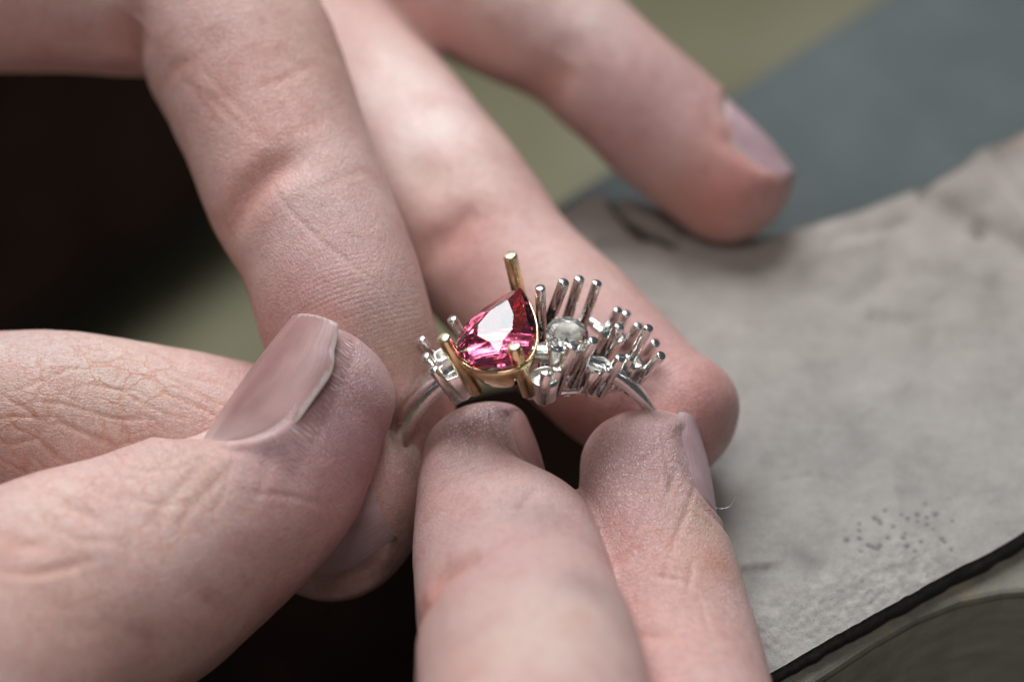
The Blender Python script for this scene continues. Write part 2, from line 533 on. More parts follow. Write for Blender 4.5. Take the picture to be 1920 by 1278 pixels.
def leather():
    top = catmull([G(x, y, 0) for x, y in [(985, 470), (1070, 385), (1150, 366), (1250, 395), (1360, 440), (1450, 440), (1560, 411), (1700, 362), (1800, 318), (1890, 268), (1990, 220), (2200, 140)]], 44)
    bot = catmull([G(x, y, 0) for x, y in edge_px], 60)
    def resample(c, n):
        d = np.r_[0, np.cumsum(np.linalg.norm(np.diff(c, axis=0), axis=1))]
        t = np.linspace(0, d[-1], n)
        return np.stack([np.interp(t, d, c[:, k]) for k in range(3)], 1)
    nx, ny = 420, 360
    T, B = resample(top, nx), resample(bot, nx)
    tt = np.linspace(0, 1, ny)[:, None, None]
    V = (T[None] * (1 - tt) + B[None] * tt).reshape(-1, 3)
    x0 = V.copy()
    # ragged edge
    V[:, 2] += 0.035 * vnoise(V, 0.6, 1) + 0.012 * vnoise(V, 2.5, 2) + 0.004 * vnoise(V, 9, 3) + 0.0022 * vnoise(V, 22, 9)
    tone = np.ones((len(V), 3))

    def seg_d(px, a, b):
        a, b = np.array(a), np.array(b)
        ab = b - a
        t = np.clip(((px - a) @ ab) / (ab @ ab), 0, 1)
        return np.linalg.norm(px - (a + t[:, None] * ab), axis=1)
    # work in pixels only to find where on the sheet each tone patch lies
    q = x0 - CAM
    dd = q @ F
    PX = np.stack([(q @ R) / dd * D0 * PPC + 960, 639 - (q @ U) / dd * D0 * PPC], 1)
    # fold behind the fingertip, wrinkles and curl at the far corner
    for a, b, w_, h_ in [((1130, 452), (1290, 425), 9, -0.08), ((1150, 372), (1190, 415), 11, -0.18), ((1190, 415), (1262, 448), 10, -0.22), ((1740, 362), (1840, 425), 17, -0.10), ((1560, 455), (1700, 415), 12, -0.05),
                         ((1840, 300), (1930, 420), 30, 0.12), ((1840, 420), (1930, 470), 16, -0.09), ((1600, 560), (1660, 520), 18, -0.03),
                         ((1390, 1056), (1460, 1052), 8, 0.022), ((1395, 1072), (1440, 1066), 8, -0.02), ((1480, 1040), (1540, 1066), 16, -0.03),
                         ((1640, 590), (1700, 600), 14, -0.03), ((1500, 480), (1640, 450), 20, 0.05), ((1730, 480), (1850, 520), 22, 0.04)]:
        V[:, 2] += h_ * np.exp(-(seg_d(PX, a, b) / w_) ** 2)
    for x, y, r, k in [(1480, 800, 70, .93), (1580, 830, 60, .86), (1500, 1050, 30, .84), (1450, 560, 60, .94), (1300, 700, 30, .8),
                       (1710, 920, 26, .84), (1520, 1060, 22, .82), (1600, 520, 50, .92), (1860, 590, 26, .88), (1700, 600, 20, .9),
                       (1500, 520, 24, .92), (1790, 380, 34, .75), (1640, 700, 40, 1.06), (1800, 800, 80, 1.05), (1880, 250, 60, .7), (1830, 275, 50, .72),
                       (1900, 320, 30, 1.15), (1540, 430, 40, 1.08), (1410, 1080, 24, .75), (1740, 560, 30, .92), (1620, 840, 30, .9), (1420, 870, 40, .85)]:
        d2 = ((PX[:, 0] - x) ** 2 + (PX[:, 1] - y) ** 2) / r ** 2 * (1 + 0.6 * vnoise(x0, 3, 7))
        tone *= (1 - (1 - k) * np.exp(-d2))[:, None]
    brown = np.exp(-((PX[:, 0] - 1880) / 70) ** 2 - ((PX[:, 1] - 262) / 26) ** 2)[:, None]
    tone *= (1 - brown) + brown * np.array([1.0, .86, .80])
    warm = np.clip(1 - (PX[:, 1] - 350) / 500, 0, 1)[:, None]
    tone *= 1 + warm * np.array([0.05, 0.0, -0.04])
    # small dark burn specks
    specks = [(1588, 1014, 5), (1612, 1011, 4), (1628, 1024, 3.5), (1636, 1028, 4), (1645, 1031, 4), (1650, 1025, 4), (1611, 996, 3), (1611, 983, 3),
              (1640, 973, 4), (1648, 978, 4), (1651, 984, 3), (1665, 1010, 4), (1694, 1011, 4), (1701, 1026, 4), (1715, 1036, 3.5), (1727, 1018, 3),
              (1766, 1012, 4), (1771, 1018, 3), (1697, 1003, 2.5), (1675, 990, 3), (1720, 967, 4), (1738, 972, 3), (1702, 975, 3), (1754, 965, 5),
              (1735, 946, 3), (1659, 959, 3), (1786, 978, 2.5), (1784, 1034, 2.5), (1614, 1036, 2.5), (1738, 986, 2.5), (1750, 994, 2), (1720, 980, 2.5), (1690, 968, 2.5)]
    for x, y, r in specks:
        e = np.exp(-(((PX[:, 0] - x) / (r + 0.8)) ** 2 + ((PX[:, 1] - y) / (r + 0.2)) ** 2))
        tone *= (1 - 0.6 * e)[:, None]
        V[:, 2] -= 0.01 * e
    # scuffed nap near the front edge
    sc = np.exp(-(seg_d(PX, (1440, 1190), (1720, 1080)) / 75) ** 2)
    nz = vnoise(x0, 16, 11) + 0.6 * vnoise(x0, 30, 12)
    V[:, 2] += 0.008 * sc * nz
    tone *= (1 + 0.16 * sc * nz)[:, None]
    # scattered scuffs, pits and smudges
    rs = np.random.default_rng(12)
    for _ in range(95):
        x, y = rs.uniform(1180, 1930), rs.uniform(380, 1230)
        an = rs.uniform(-0.9, 0.9); ln = rs.uniform(2, 26) * (1 if rs.random() < .6 else .2)
        k = rs.uniform(0.05, 0.22) * (1 if rs.random() < .7 else -0.5)
        d_ = seg_d(PX, (x - ln * math.cos(an), y - ln * math.sin(an)), (x + ln * math.cos(an), y + ln * math.sin(an)))
        e = np.exp(-(d_ / rs.uniform(1.6, 5.0)) ** 2) * np.clip(0.6 + 0.8 * vnoise(x0, 12, 3), 0, 1)
        tone *= (1 - k * e)[:, None]
        V[:, 2] -= 0.010 * k * 4 * e
    tone *= (1 + 0.045 * vnoise(x0, 5, 51) + 0.04 * vnoise(x0, 13, 52) + 0.03 * vnoise(x0, 28, 53))[:, None]
    n = len(V)
    bottom = x0.copy()
    bottom[:, 2] = -0.17
    # rounded, slightly frayed rim
    allV = np.vstack([V, bottom])
    idx = np.arange(n).reshape(ny, nx)
    Fq = np.stack([idx[:-1, :-1], idx[1:, :-1], idx[1:, 1:], idx[:-1, 1:]], -1).reshape(-1, 4)
    faces = [tuple(f) for f in Fq.tolist()]
    top_n = len(faces)
    rim = np.r_[idx[0, :], idx[1:, -1], idx[-1, -2::-1], idx[-2:0:-1, 0]]
    m = len(rim)
    # intermediate ring bulging outward
    c0 = x0.mean(0)
    mid = x0[rim].copy()
    tdir = np.roll(mid, -1, 0) - np.roll(mid, 1, 0)
    out = np.stack([tdir[:, 1], -tdir[:, 0], 0 * tdir[:, 0]], 1)
    out /= np.linalg.norm(out, axis=1)[:, None]
    sgn = np.sign(((mid - c0) * out).sum(1).mean())
    ring1 = V[rim] + sgn * out * 0.03 + np.array([0, 0, -0.035]) + out * 0.012 * vnoise(mid, 14, 4)[:, None]
    ring2 = mid + sgn * out * (0.035 + 0.015 * vnoise(mid, 10, 5)[:, None]); ring2[:, 2] = -0.13
    base = len(allV)
    allV = np.vstack([allV, ring1, ring2])
    for k in range(m):
        k2 = (k + 1) % m
        a, b = rim[k], rim[k2]
        faces.append((b, a, base + k, base + k2))
        faces.append((base + k2, base + k, base + m + k, base + m + k2))
        faces.append((base + m + k2, base + m + k, n + a, n + b))
    faces.append([n + r_ for r_ in rim])
    me = mesh_from('leather_pad', allV, faces)
    mi = np.zeros(len(faces), np.int32)
    mi[top_n:] = 1
    me.polygons.foreach_set('material_index', mi)
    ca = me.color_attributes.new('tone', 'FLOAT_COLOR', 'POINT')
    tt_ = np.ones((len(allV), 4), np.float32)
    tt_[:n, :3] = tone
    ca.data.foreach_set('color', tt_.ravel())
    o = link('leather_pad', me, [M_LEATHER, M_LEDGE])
    return tag(o, 'grey suede leather pad with dark cut edge and small black specks', 'leather pad')


leather()


# ------------------------------------------------------------------ hands
class Finger:
    """tapered limb: ctrl = (px, py, half width px, depth mm), swept with an elliptical section"""
    def __init__(s, ctrl, cap, k=0.92, seed=0):
        c = np.array([np.r_[P(x, y, d), hw / PPC * (D0 + d / 10) / D0] for x, y, hw, d in ctrl])
        cc = catmull(c, 26)
        p, r = cc[:, :3], cc[:, 3]
        seg = np.r_[0, np.cumsum(np.linalg.norm(np.diff(p, axis=0), axis=1))]
        S = np.arange(0, seg[-1], 0.045)
        S = np.r_[S, seg[-1]]
        p = np.stack([np.interp(S, seg, p[:, i]) for i in range(3)], 1)
        r = np.interp(S, seg, r)
        t = np.gradient(p, axis=0)
        t /= np.linalg.norm(t, axis=1)[:, None]
        s.tip_c, s.tip_t, s.tip_r = p[-1], t[-1], r[-1]
        s.k = k
        cap_l = (cap / PPC * (D0 + ctrl[-1][3] / 10) / D0)
        s.cap = cap_l
        u = np.linspace(0, 1, 26)[1:]
        p = np.vstack([p, p[-1] + t[-1] * (cap_l * np.sin(u * math.pi / 2))[:, None]])
        r = np.r_[r, r[-1] * np.sqrt(np.clip(1 - np.sin(u * math.pi / 2) ** 2.35, 0, 1)) + 1e-4]
        t = np.vstack([t, np.repeat(t[-1:], len(u), 0)])
        s.S = np.r_[S, S[-1] + cap_l * np.sin(u * math.pi / 2)]
        s.p, s.r, s.t = p, r, t
        z = -F
        e1 = z[None] - (t @ z)[:, None] * t
        s.e1 = e1 / np.linalg.norm(e1, axis=1)[:, None]
        s.e2 = np.cross(t, s.e1)

    def mesh(s, n=72):
        th = np.linspace(0, 2 * math.pi, n, endpoint=False)
        V = s.p[:, None] + s.r[:, None, None] * (np.cos(th)[None, :, None] * s.k * s.e1[:, None] + np.sin(th)[None, :, None] * s.e2[:, None])
        m = len(s.p)
        V = V.reshape(-1, 3)
        Fc = []
        for i in range(m - 1):
            for j in range(n):
                j2 = (j + 1) % n
                Fc.append((i * n + j, i * n + j2, (i + 1) * n + j2, (i + 1) * n + j))
        Fc.append(list(range(n))[::-1])
        Fc.append([(m - 1) * n + j for j in range(n)])
        return V, Fc


def build_hand(name, fingers, voxel, nails, creases, blobs, base_tone, label, ridges=(), dry=(), net=()):
    Vs, Fs, off = [], [], 0
    for f in fingers:
        V, Fc = f.mesh()
        Vs.append(V)
        Fs += [[i + off for i in q] for q in Fc]
        off += len(V)
    me = mesh_from(name + '_raw', np.vstack(Vs), Fs)
    tmp = bpy.data.objects.new('tmp', me)
    COL.objects.link(tmp)
    md = tmp.modifiers.new('remesh', 'REMESH')
    md.mode = 'VOXEL'
    md.voxel_size = voxel
    md.adaptivity = 0
    dg = bpy.context.evaluated_depsgraph_get()
    dg.update()
    me2 = bpy.data.meshes.new_from_object(tmp.evaluated_get(dg))
    bpy.data.objects.remove(tmp)
    bpy.data.meshes.remove(me)
    me2.name = name
    nv = len(me2.vertices)
    V = np.empty(nv * 3, np.float32); me2.vertices.foreach_get('co', V); V = V.reshape(-1, 3).astype(np.float64)
    E = np.empty(len(me2.edges) * 2, np.int32); me2.edges.foreach_get('vertices', E); E = E.reshape(-1, 2)

    def laplace(X, it, w_=None):
        deg = np.bincount(E.ravel(), minlength=nv)[:, None]
        for _ in range(it):
            A = np.zeros_like(X)
            for c in range(X.shape[1]):
                A[:, c] = np.bincount(E[:, 0], X[E[:, 1], c], nv) + np.bincount(E[:, 1], X[E[:, 0], c], nv)
            A /= deg
            X = X + (A - X) * (0.5 if w_ is None else 0.5 * w_)
        return X
    V = laplace(V, 6)
    # finer mesh where the camera sees the skin in focus
    Q = np.empty(len(me2.loops), np.int32); me2.loops.foreach_get('vertex_index', Q)
    if len(Q) == 4 * len(me2.polygons):
        Q = Q.reshape(-1, 4).astype(np.int64)
        qq = V - CAM; dd = qq @ F
        px = (qq @ R) / dd * D0 * PPC + 960; py = 639 - (qq @ U) / dd * D0 * PPC
        fn = np.cross(V[Q[:, 2]] - V[Q[:, 0]], V[Q[:, 3]] - V[Q[:, 1]])
        fn /= np.linalg.norm(fn, axis=1)[:, None] + 1e-12
        cx, cy, cd, cc = px[Q].mean(1), py[Q].mean(1), dd[Q].mean(1), V[Q].mean(1)
        face = (fn * (CAM - cc)).sum(1) / np.linalg.norm(CAM - cc, axis=1) > -0.15
        sel = (cx > -30) & (cx < 1950) & (cy > -30) & (cy < 1310) & (cd > D0 - 2.0) & (cd < D0 + 1.3) & face
        ea = np.stack([Q, np.roll(Q, -1, 1)], -1)
        key = np.minimum(ea[..., 0], ea[..., 1]) * nv + np.maximum(ea[..., 0], ea[..., 1])
        uk, inv = np.unique(key[sel].ravel(), return_inverse=True)
        mid = (V[uk // nv] + V[uk % nv]) / 2
        cen = V[Q[sel]].mean(1)
        m_id = nv + inv.reshape(-1, 4)
        c_id = nv + len(uk) + np.arange(sel.sum())
        qs = Q[sel]
        newf = [np.stack([qs[:, k], m_id[:, k], c_id, m_id[:, (k + 3) % 4]], 1) for k in range(4)]
        newf = np.vstack(newf)
        rest = Q[~sel]; rk = key[~sel]
        pos = np.clip(np.searchsorted(uk, rk), 0, len(uk) - 1)
        has = uk[pos] == rk
        anyh = has.any(1)
        faces = newf.tolist() + rest[~anyh].tolist()
        for f4, h4, p4 in zip(rest[anyh].tolist(), has[anyh].tolist(), pos[anyh].tolist()):
            g = []
            for k in range(4):
                g.append(f4[k])
                if h4[k]: g.append(nv + p4[k])
            faces.append(g)
        V = np.vstack([V, mid, cen])
        bpy.data.meshes.remove(me2)
        me2 = bpy.data.meshes.new(name)
        me2.from_pydata(V.astype(np.float32), [], faces)
        me2.update()
        nv = len(V)
        E = np.empty(len(me2.edges) * 2, np.int32); me2.edges.foreach_get('vertices', E); E = E.reshape(-1, 2)
        V = laplace(V, 3)

    # nearest finger station: gives along / around coordinates
    best = np.full(nv, 1e9); fi = np.zeros(nv, np.int32); si = np.zeros(nv, np.int32)
    for k, f in enumerate(fingers):
        st = np.arange(0, len(f.p), 3)
        c = f.p[st]; rr = np.maximum(f.r[st], f.tip_r * 0.75)
        for a in range(0, nv, 60000):
            v = V[a:a + 60000]
            d2 = ((v ** 2).sum(1)[:, None] + (c ** 2).sum(1)[None] - 2 * v @ c.T) / rr[None] ** 2
            j = d2.argmin(1)
            dm = d2[np.arange(len(v)), j]
            better = dm < best[a:a + 60000]
            best[a:a + 60000][better] = dm[better]
            fi[a:a + 60000][better] = k
            si[a:a + 60000][better] = st[j[better]]
    s_al = np.zeros(nv); th = np.zeros(nv); s_tip = np.zeros(nv); arc = np.zeros(nv)
    for k, f in enumerate(fingers):
        msk = fi == k
        j = si[msk]
        d = V[msk] - f.p[j]
        s_al[msk] = f.S[j] + (d * f.t[j]).sum(1)
        a1 = (d * f.e1[j]).sum(1); a2 = (d * f.e2[j]).sum(1)
        th[msk] = np.arctan2(a2, a1)
        arc[msk] = th[msk] * np.maximum(f.r[j], f.tip_r * .8)
        s_tip[msk] = f.S[-1] - s_al[msk]

    # gentle flesh lumps
    def vnormals():
        me2.vertices.foreach_set('co', V.astype(np.float32).ravel()); me2.update()
        n_ = np.empty(nv * 3, np.float32); me2.vertices.foreach_get('normal', n_)
        return n_.reshape(-1, 3).astype(np.float64)
    Nn = vnormals()
    V = V + Nn * (0.022 * vnoise(V, 0.9, 21) + 0.009 * vnoise(V, 2.6, 22) + 0.003 * vnoise(V, 7, 23))[:, None]

    tone = np.ones((nv, 3)) * np.array(base_tone)
    # nails: skin follows the nail bed, folds rise round it
    nail_defs = []
    for nd in nails:
        f = fingers[nd['f']]
        t = f.tip_t + np.array(cv(*nd.get('tilt', (0, 0, 0.0001)))) * nd.get('tw', 0)
        t = norm(t)
        n = cv(*nd['n']); n = norm(n - (n @ t) * t)
        b = np.cross(t, n)
        O = f.tip_c + t * nd['start']
        H = nd['H']; W = nd['W']; Ln = nd['L']; Rn = nd['R']
        q = V - O
        al, ac, h = q @ t, q @ b, q @ n
        hn = H + np.sqrt(np.clip(Rn ** 2 - ac ** 2, 0.01, None)) - Rn - nd.get('c', 0.05) * (al / Ln) ** 2
        # rounded footprint distance
        cxl = Ln / 2
        rr = W * 0.75
        qx = np.abs(al - cxl) - (Ln / 2 - rr); qy = np.abs(ac) - (W - rr)
        sd = np.hypot(np.maximum(qx, 0), np.maximum(qy, 0)) + np.minimum(np.maximum(qx, qy), 0) - rr
        near = (h > 0.15) & (fi == nd['f'])
        distal = np.clip((al - Ln * 0.80) / (Ln * 0.1), 0, 1)
        wf = np.clip(1 - sd / (nd['wr'] if 'wr' in nd else (0.27 - 0.15 * distal)), 0, 1); wf = wf * wf * (3 - 2 * wf)
        distal = np.clip((al - Ln * 0.86) / (Ln * 0.1), 0, 1)
        tgt = hn - 0.020
        dh = (tgt - h) * wf
        fold = nd.get('fold', 0.075) * np.exp(-((sd - 0.075) / 0.065) ** 2) * (1 - distal)
        V = V + n[None] * ((np.where(near, dh + fold, 0))[:, None])
        # dry pale rim of skin by the nail
        rimm = (np.where(near, np.exp(-((sd - nd.get('ro', 0.03)) / 0.034) ** 2), 0) * np.clip(0.6 + 0.9 * vnoise(V, 7, 61), 0, 1) * nd.get('rim', 1))[:, None]
        tone = tone * (1 - 0.75 * rimm) + np.array(nd.get('rimcol', (0.76, 0.72, 0.66))) * 0.75 * rimm
        nail_defs.append((nd, O, t, n, b, Rn, H, W, Ln))
    V = laplace(V, 1)
    Nn = vnormals()

    # project photographed creases on the skin
    bvh = BVHTree.FromPolygons([tuple(v) for v in V.tolist()], [tuple(p.vertices) for p in me2.polygons])
    camv = Vector(CAM)

    def hit(px, py):
        d = Vector(P(px, py, 0) - CAM).normalized()
        loc, nr, ix, ds = bvh.ray_cast(camv, d, 60)
        return None if loc is None else np.array(loc)
    front = Nn @ (-F) > -0.2
    qq = V - CAM; dd = qq @ F
    PX = np.stack([(qq @ R) / dd * D0 * PPC + 960, 639 - (qq @ U) / dd * D0 * PPC], 1)
    disp = np.zeros(nv); red = np.zeros((nv, 3)); redw = np.zeros(nv); grw = np.zeros(nv)
    for cr in creases:
        pts, wmm, dep, redk = cr[0], cr[1], cr[2], cr[3]
        only = cr[4] if len(cr) > 4 else None
        c2 = catmull(pts, 12)
        c3 = [h for h in (hit(x, y) for x, y in c2) if h is not None]
        if len(c3) < 3: continue
        c3 = np.array(c3)
        w_ = wmm / 10
        lo, hi = c3.min(0) - 3.2 * w_, c3.max(0) + 3.2 * w_
        cand = np.where(np.all((V > lo) & (V < hi), 1))[0]
        if only is not None:
            cand = cand[fi[cand] == only]
        if not len(cand): continue
        # distance to polyline
        dmin = np.full(len(cand), 9e9); tpos = np.zeros(len(cand))
        for i in range(len(c3) - 1):
            a, b_ = c3[i], c3[i + 1]
            ab = b_ - a
            L2 = ab @ ab
            if L2 > 0.6: continue
            if L2 < 1e-9: continue
            tt = np.clip(((V[cand] - a) @ ab) / L2, 0, 1)
            d_ = np.linalg.norm(V[cand] - (a + tt[:, None] * ab), axis=1)
            up = d_ < dmin
            dmin[up] = d_[up]; tpos[up] = (i + tt[up]) / (len(c3) - 1)
        taper = np.sin(np.clip(tpos * 0.9 + 0.05, 0, 1) * math.pi) ** 0.5
        g = np.exp(-(dmin / w_) ** 2) * taper
        g2 = np.exp(-((dmin - 1.7 * w_) / (0.9 * w_)) ** 2) * taper
        disp[cand] += -dep / 10 * g + 0.07 * dep / 10 * g2
        if redk >= 0: redw[cand] = np.maximum(redw[cand], redk * g)
        else: grw[cand] = np.maximum(grw[cand], -redk * g)
    V = V + Nn * disp[:, None]
    redc = np.array([0.60, 0.28, 0.17])
    tone = tone * (1 - redw[:, None]) + redc * redw[:, None]
    tone = tone * (1 - grw[:, None]) + np.array([0.12, 0.10, 0.10]) * grw[:, None]
    # skin colour: flushed, pale and grimy areas, with highlights and shading painted in
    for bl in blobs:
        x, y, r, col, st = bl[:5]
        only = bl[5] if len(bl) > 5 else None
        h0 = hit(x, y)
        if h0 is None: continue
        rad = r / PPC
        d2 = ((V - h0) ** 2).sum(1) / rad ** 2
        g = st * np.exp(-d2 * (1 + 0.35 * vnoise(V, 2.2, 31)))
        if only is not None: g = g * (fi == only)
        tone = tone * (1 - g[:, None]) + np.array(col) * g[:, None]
    dat = np.zeros((nv, 3))
    netm = np.zeros(nv)
    for x, y, r, st in net:
        h0 = hit(x, y)
        if h0 is None: continue
        netm = np.maximum(netm, st * np.exp(-((V - h0) ** 2).sum(1) / (r / PPC) ** 2))
    dat[:, 0] = (s_al + 0.05 * np.cos(th * 2.2) + 0.03 * vnoise(V, 2.0, 41)) / 0.046 * 2 * math.pi
    for x, y, r, st in ridges:
        h0 = hit(x, y)
        if h0 is None: continue
        dat[:, 1] = np.maximum(dat[:, 1], st * np.exp(-((V - h0) ** 2).sum(1) / (r / PPC) ** 2))
    for x, y, r, st in dry:
        h0 = hit(x, y)
        if h0 is None: continue
        dat[:, 2] = np.maximum(dat[:, 2], st * np.exp(-((V - h0) ** 2).sum(1) / (r / PPC) ** 2))
    me2.vertices.foreach_set('co', V.astype(np.float32).ravel())
    me2.update()
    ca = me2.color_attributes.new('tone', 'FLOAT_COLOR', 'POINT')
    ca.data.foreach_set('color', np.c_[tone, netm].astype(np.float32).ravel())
    a = me2.attributes.new('dat', 'FLOAT_VECTOR', 'POINT')
    a.data.foreach_set('vector', dat.astype(np.float32).ravel())
    a = me2.attributes.new('fuv', 'FLOAT_VECTOR', 'POINT')
    a.data.foreach_set('vector', np.c_[s_al, arc, fi * 5.0].astype(np.float32).ravel())
    o = link(name, me2, M_SKIN)
    tag(o, label, 'hand')

    # nail plates
    for nd, O, t, n, b, Rn, H, W, Ln in nail_defs:
        nu, nvv = 33, 49
        rr = W * 0.75
        V2, uv = [], []
        for i in range(nvv):
            v = i / (nvv - 1)
            al = -0.08 + v * (Ln + nd.get('free', 0.06) + 0.08)
            # half width at this place: rounded ends
            cxl = Ln / 2
            e = abs(al - cxl) - (Ln / 2 - rr)
            wl = W if e < 0 else (W - rr + math.sqrt(max(rr ** 2 - e ** 2, 0))) if e < rr else 0.35 * W
            if al > cxl: wl = max(wl, W * (0.95 - 0.30 * v ** 6))
            wl += 0.005
            for j in range(nu):
                uu = -1 + 2 * j / (nu - 1)
                ac = uu * wl
                h = H + math.sqrt(max(Rn ** 2 - ac ** 2, 0.01)) - Rn - nd.get('c', 0.05) * (al / Ln) ** 2
                if i == 0: h -= 0.07
                h -= 0.05 * abs(uu) ** 9
                if nd.get('curve'):
                    al2 = al - (0.10 if al > cxl else 0) * (uu ** 2) * v ** 3
                else:
                    al2 = al
                V2.append(O + t * al2 + b * ac + n * h)
                uv.append((v, uu, nd['f'] * 3.1))
        Fq = [(i * nu + j, i * nu + j + 1, (i + 1) * nu + j + 1, (i + 1) * nu + j) for i in range(nvv - 1) for j in range(nu - 1)]
        nm = mesh_from('fingernail', V2, Fq)
        a = nm.attributes.new('nuv', 'FLOAT_VECTOR', 'POINT')
        a.data.foreach_set('vector', np.array(uv, np.float32).ravel())
        no = link('fingernail', nm, nd['mat'], o)
        sm = no.modifiers.new('thick', 'SOLIDIFY')
        sm.thickness = 0.028
        sm.offset = -1 if nd.get('flip', True) else 1
        bv = no.modifiers.new('round', 'BEVEL')
        bv.width = 0.008
        bv.segments = 2
        bv.limit_method = 'ANGLE'
        if nd.get('label'): no['label'] = nd['label']
    return o


VOX = 0.034
# --- hand from the upper left: index A, middle B, ring C, little, thumb D
A_ = Finger([(-1100, 120, 200, 45), (-650, -30, 200, 38), (-250, -85, 178, 32), (0, -62, 196, 30), (200, -52, 192, 27), (350, -20, 184, 23), (440, 80, 180, 20), (500, 215, 174, 17), (548, 345, 170, 14),
             (606, 465, 160, 11), (648, 590, 162, 9), (686, 690, 152, 10), (720, 755, 136, 11)], 126)
B_ = Finger([(-1000, -250, 200, 70), (-400, -350, 190, 62), (200, -300, 175, 55), (480, -100, 165, 48), (612, 110, 157, 40), (735, 238, 155, 35), (840, 372, 155, 30), (946, 512, 152, 25), (1060, 612, 150, 20), (1180, 722, 142, 15), (1268, 772, 122, 12)], 118)
C_ = Finger([(-800, -600, 200, 78), (-100, -650, 180, 68), (450, -380, 165, 56), (740, -150, 150, 45), (890, -28, 148, 40), (1040, 62, 134, 38), (1150, 150, 124, 37), (1250, 238, 126, 37.5), (1362, 332, 124, 37.5)], 122)
L_ = Finger([(-600, -900, 180, 80), (200, -950, 150, 66), (800, -700, 130, 50), (1100, -450, 115, 42), (1300, -330, 105, 40)], 100)
D_ = Finger([(-1100, 700, 240, 42), (-700, 760, 210, 26), (-350, 790, 182, 14), (-80, 790, 172, 9), (100, 795, 178, 8), (230, 806, 172, 9), (340, 824, 170, 10), (480, 868, 178, 11.5), (622, 932, 194, 9.5)], 180, 0.88)
PALM1 = Finger([(-2300, 0, 520, 90), (-1700, 50, 520, 78), (-1300, 80, 480, 66), (-1000, 60, 380, 58)], 260, 0.55)
PALM1b = Finger([(-1900, 500, 330, 70), (-1400, 640, 320, 55), (-1000, 690, 260, 40)], 200, 0.8)

nails1 = [
    dict(f=3, n=(0.10, -0.20, 0.92), start=-0.40, L=0.98, W=0.58, R=0.86, H=0.81, mat=M_NAIL2, c=0.12, tilt=(0.2, 1.0, 0.1), tw=0.75, rim=0.0, fold=0.02, label='dull grey pink thumbnail half hidden behind the other thumb'),
    dict(f=2, n=(0.70, 0.70, 0.16), start=-0.48, L=0.88, W=0.46, R=0.60, H=0.605, fold=0.015, wr=0.16, mat=M_NAIL3, c=0.10, label='pale blurred nail of the raised fingertip'),
    dict(f=1, n=(0.42, 0.48, -0.77), start=-0.42, L=0.70, W=0.42, R=0.52, H=0.50, free=0.0, rim=0.2, fold=0.0, wr=0.08, mat=M_NAIL3, c=0.10),
]
cr1 = [
    # index finger joint creases
    ([(250, 40), (236, 90), (255, 150), (275, 220)], 2.2, 1.2, .4),
    ([(430, 430), (462, 370), (505, 325), (560, 300)], 1.6, 0.9, .5, 0),
    ([(300, 165), (330, 130), (370, 105)], 0.7, 0.1, .3, 0),
    ([(345, 150), (400, 190), (450, 235), (500, 265)], 0.45, .05, .15, 0),
    ([(510, 345), (545, 395), (590, 440), (640, 480), (690, 520)], 0.30, 0.08, .2, 0),
    ([(365, 115), (420, 175), (465, 220), (498, 262)], 0.40, 0.05, .15, 0),
    ([(350, 155), (385, 200), (410, 240)], 0.45, 0.04, .1, 0),
    ([(470, 170), (530, 150), (590, 120)], 0.5, 0.06, .15, 0),
    ([(590, 355), (640, 335), (690, 320)], 0.5, 0.05, .15, 0),
    ([(620, 215), (585, 240), (540, 250)], 0.6, 0.05, .15, 0),
    # middle finger joint
    ([(812, 470), (850, 440), (870, 415), (900, 405)], 1.8, 0.7, .5, 1),
    ([(770, 300), (800, 330), (840, 350)], 2.0, 0.4, .3, 1),
    # ring finger joint
    ([(985, 200), (1020, 165), (1050, 110)], 2.4, 1.0, .4, 2),
    ([(1335, 205), (1345, 250), (1400, 285), (1480, 325)], 1.0, 0.3, .2, 2),
]
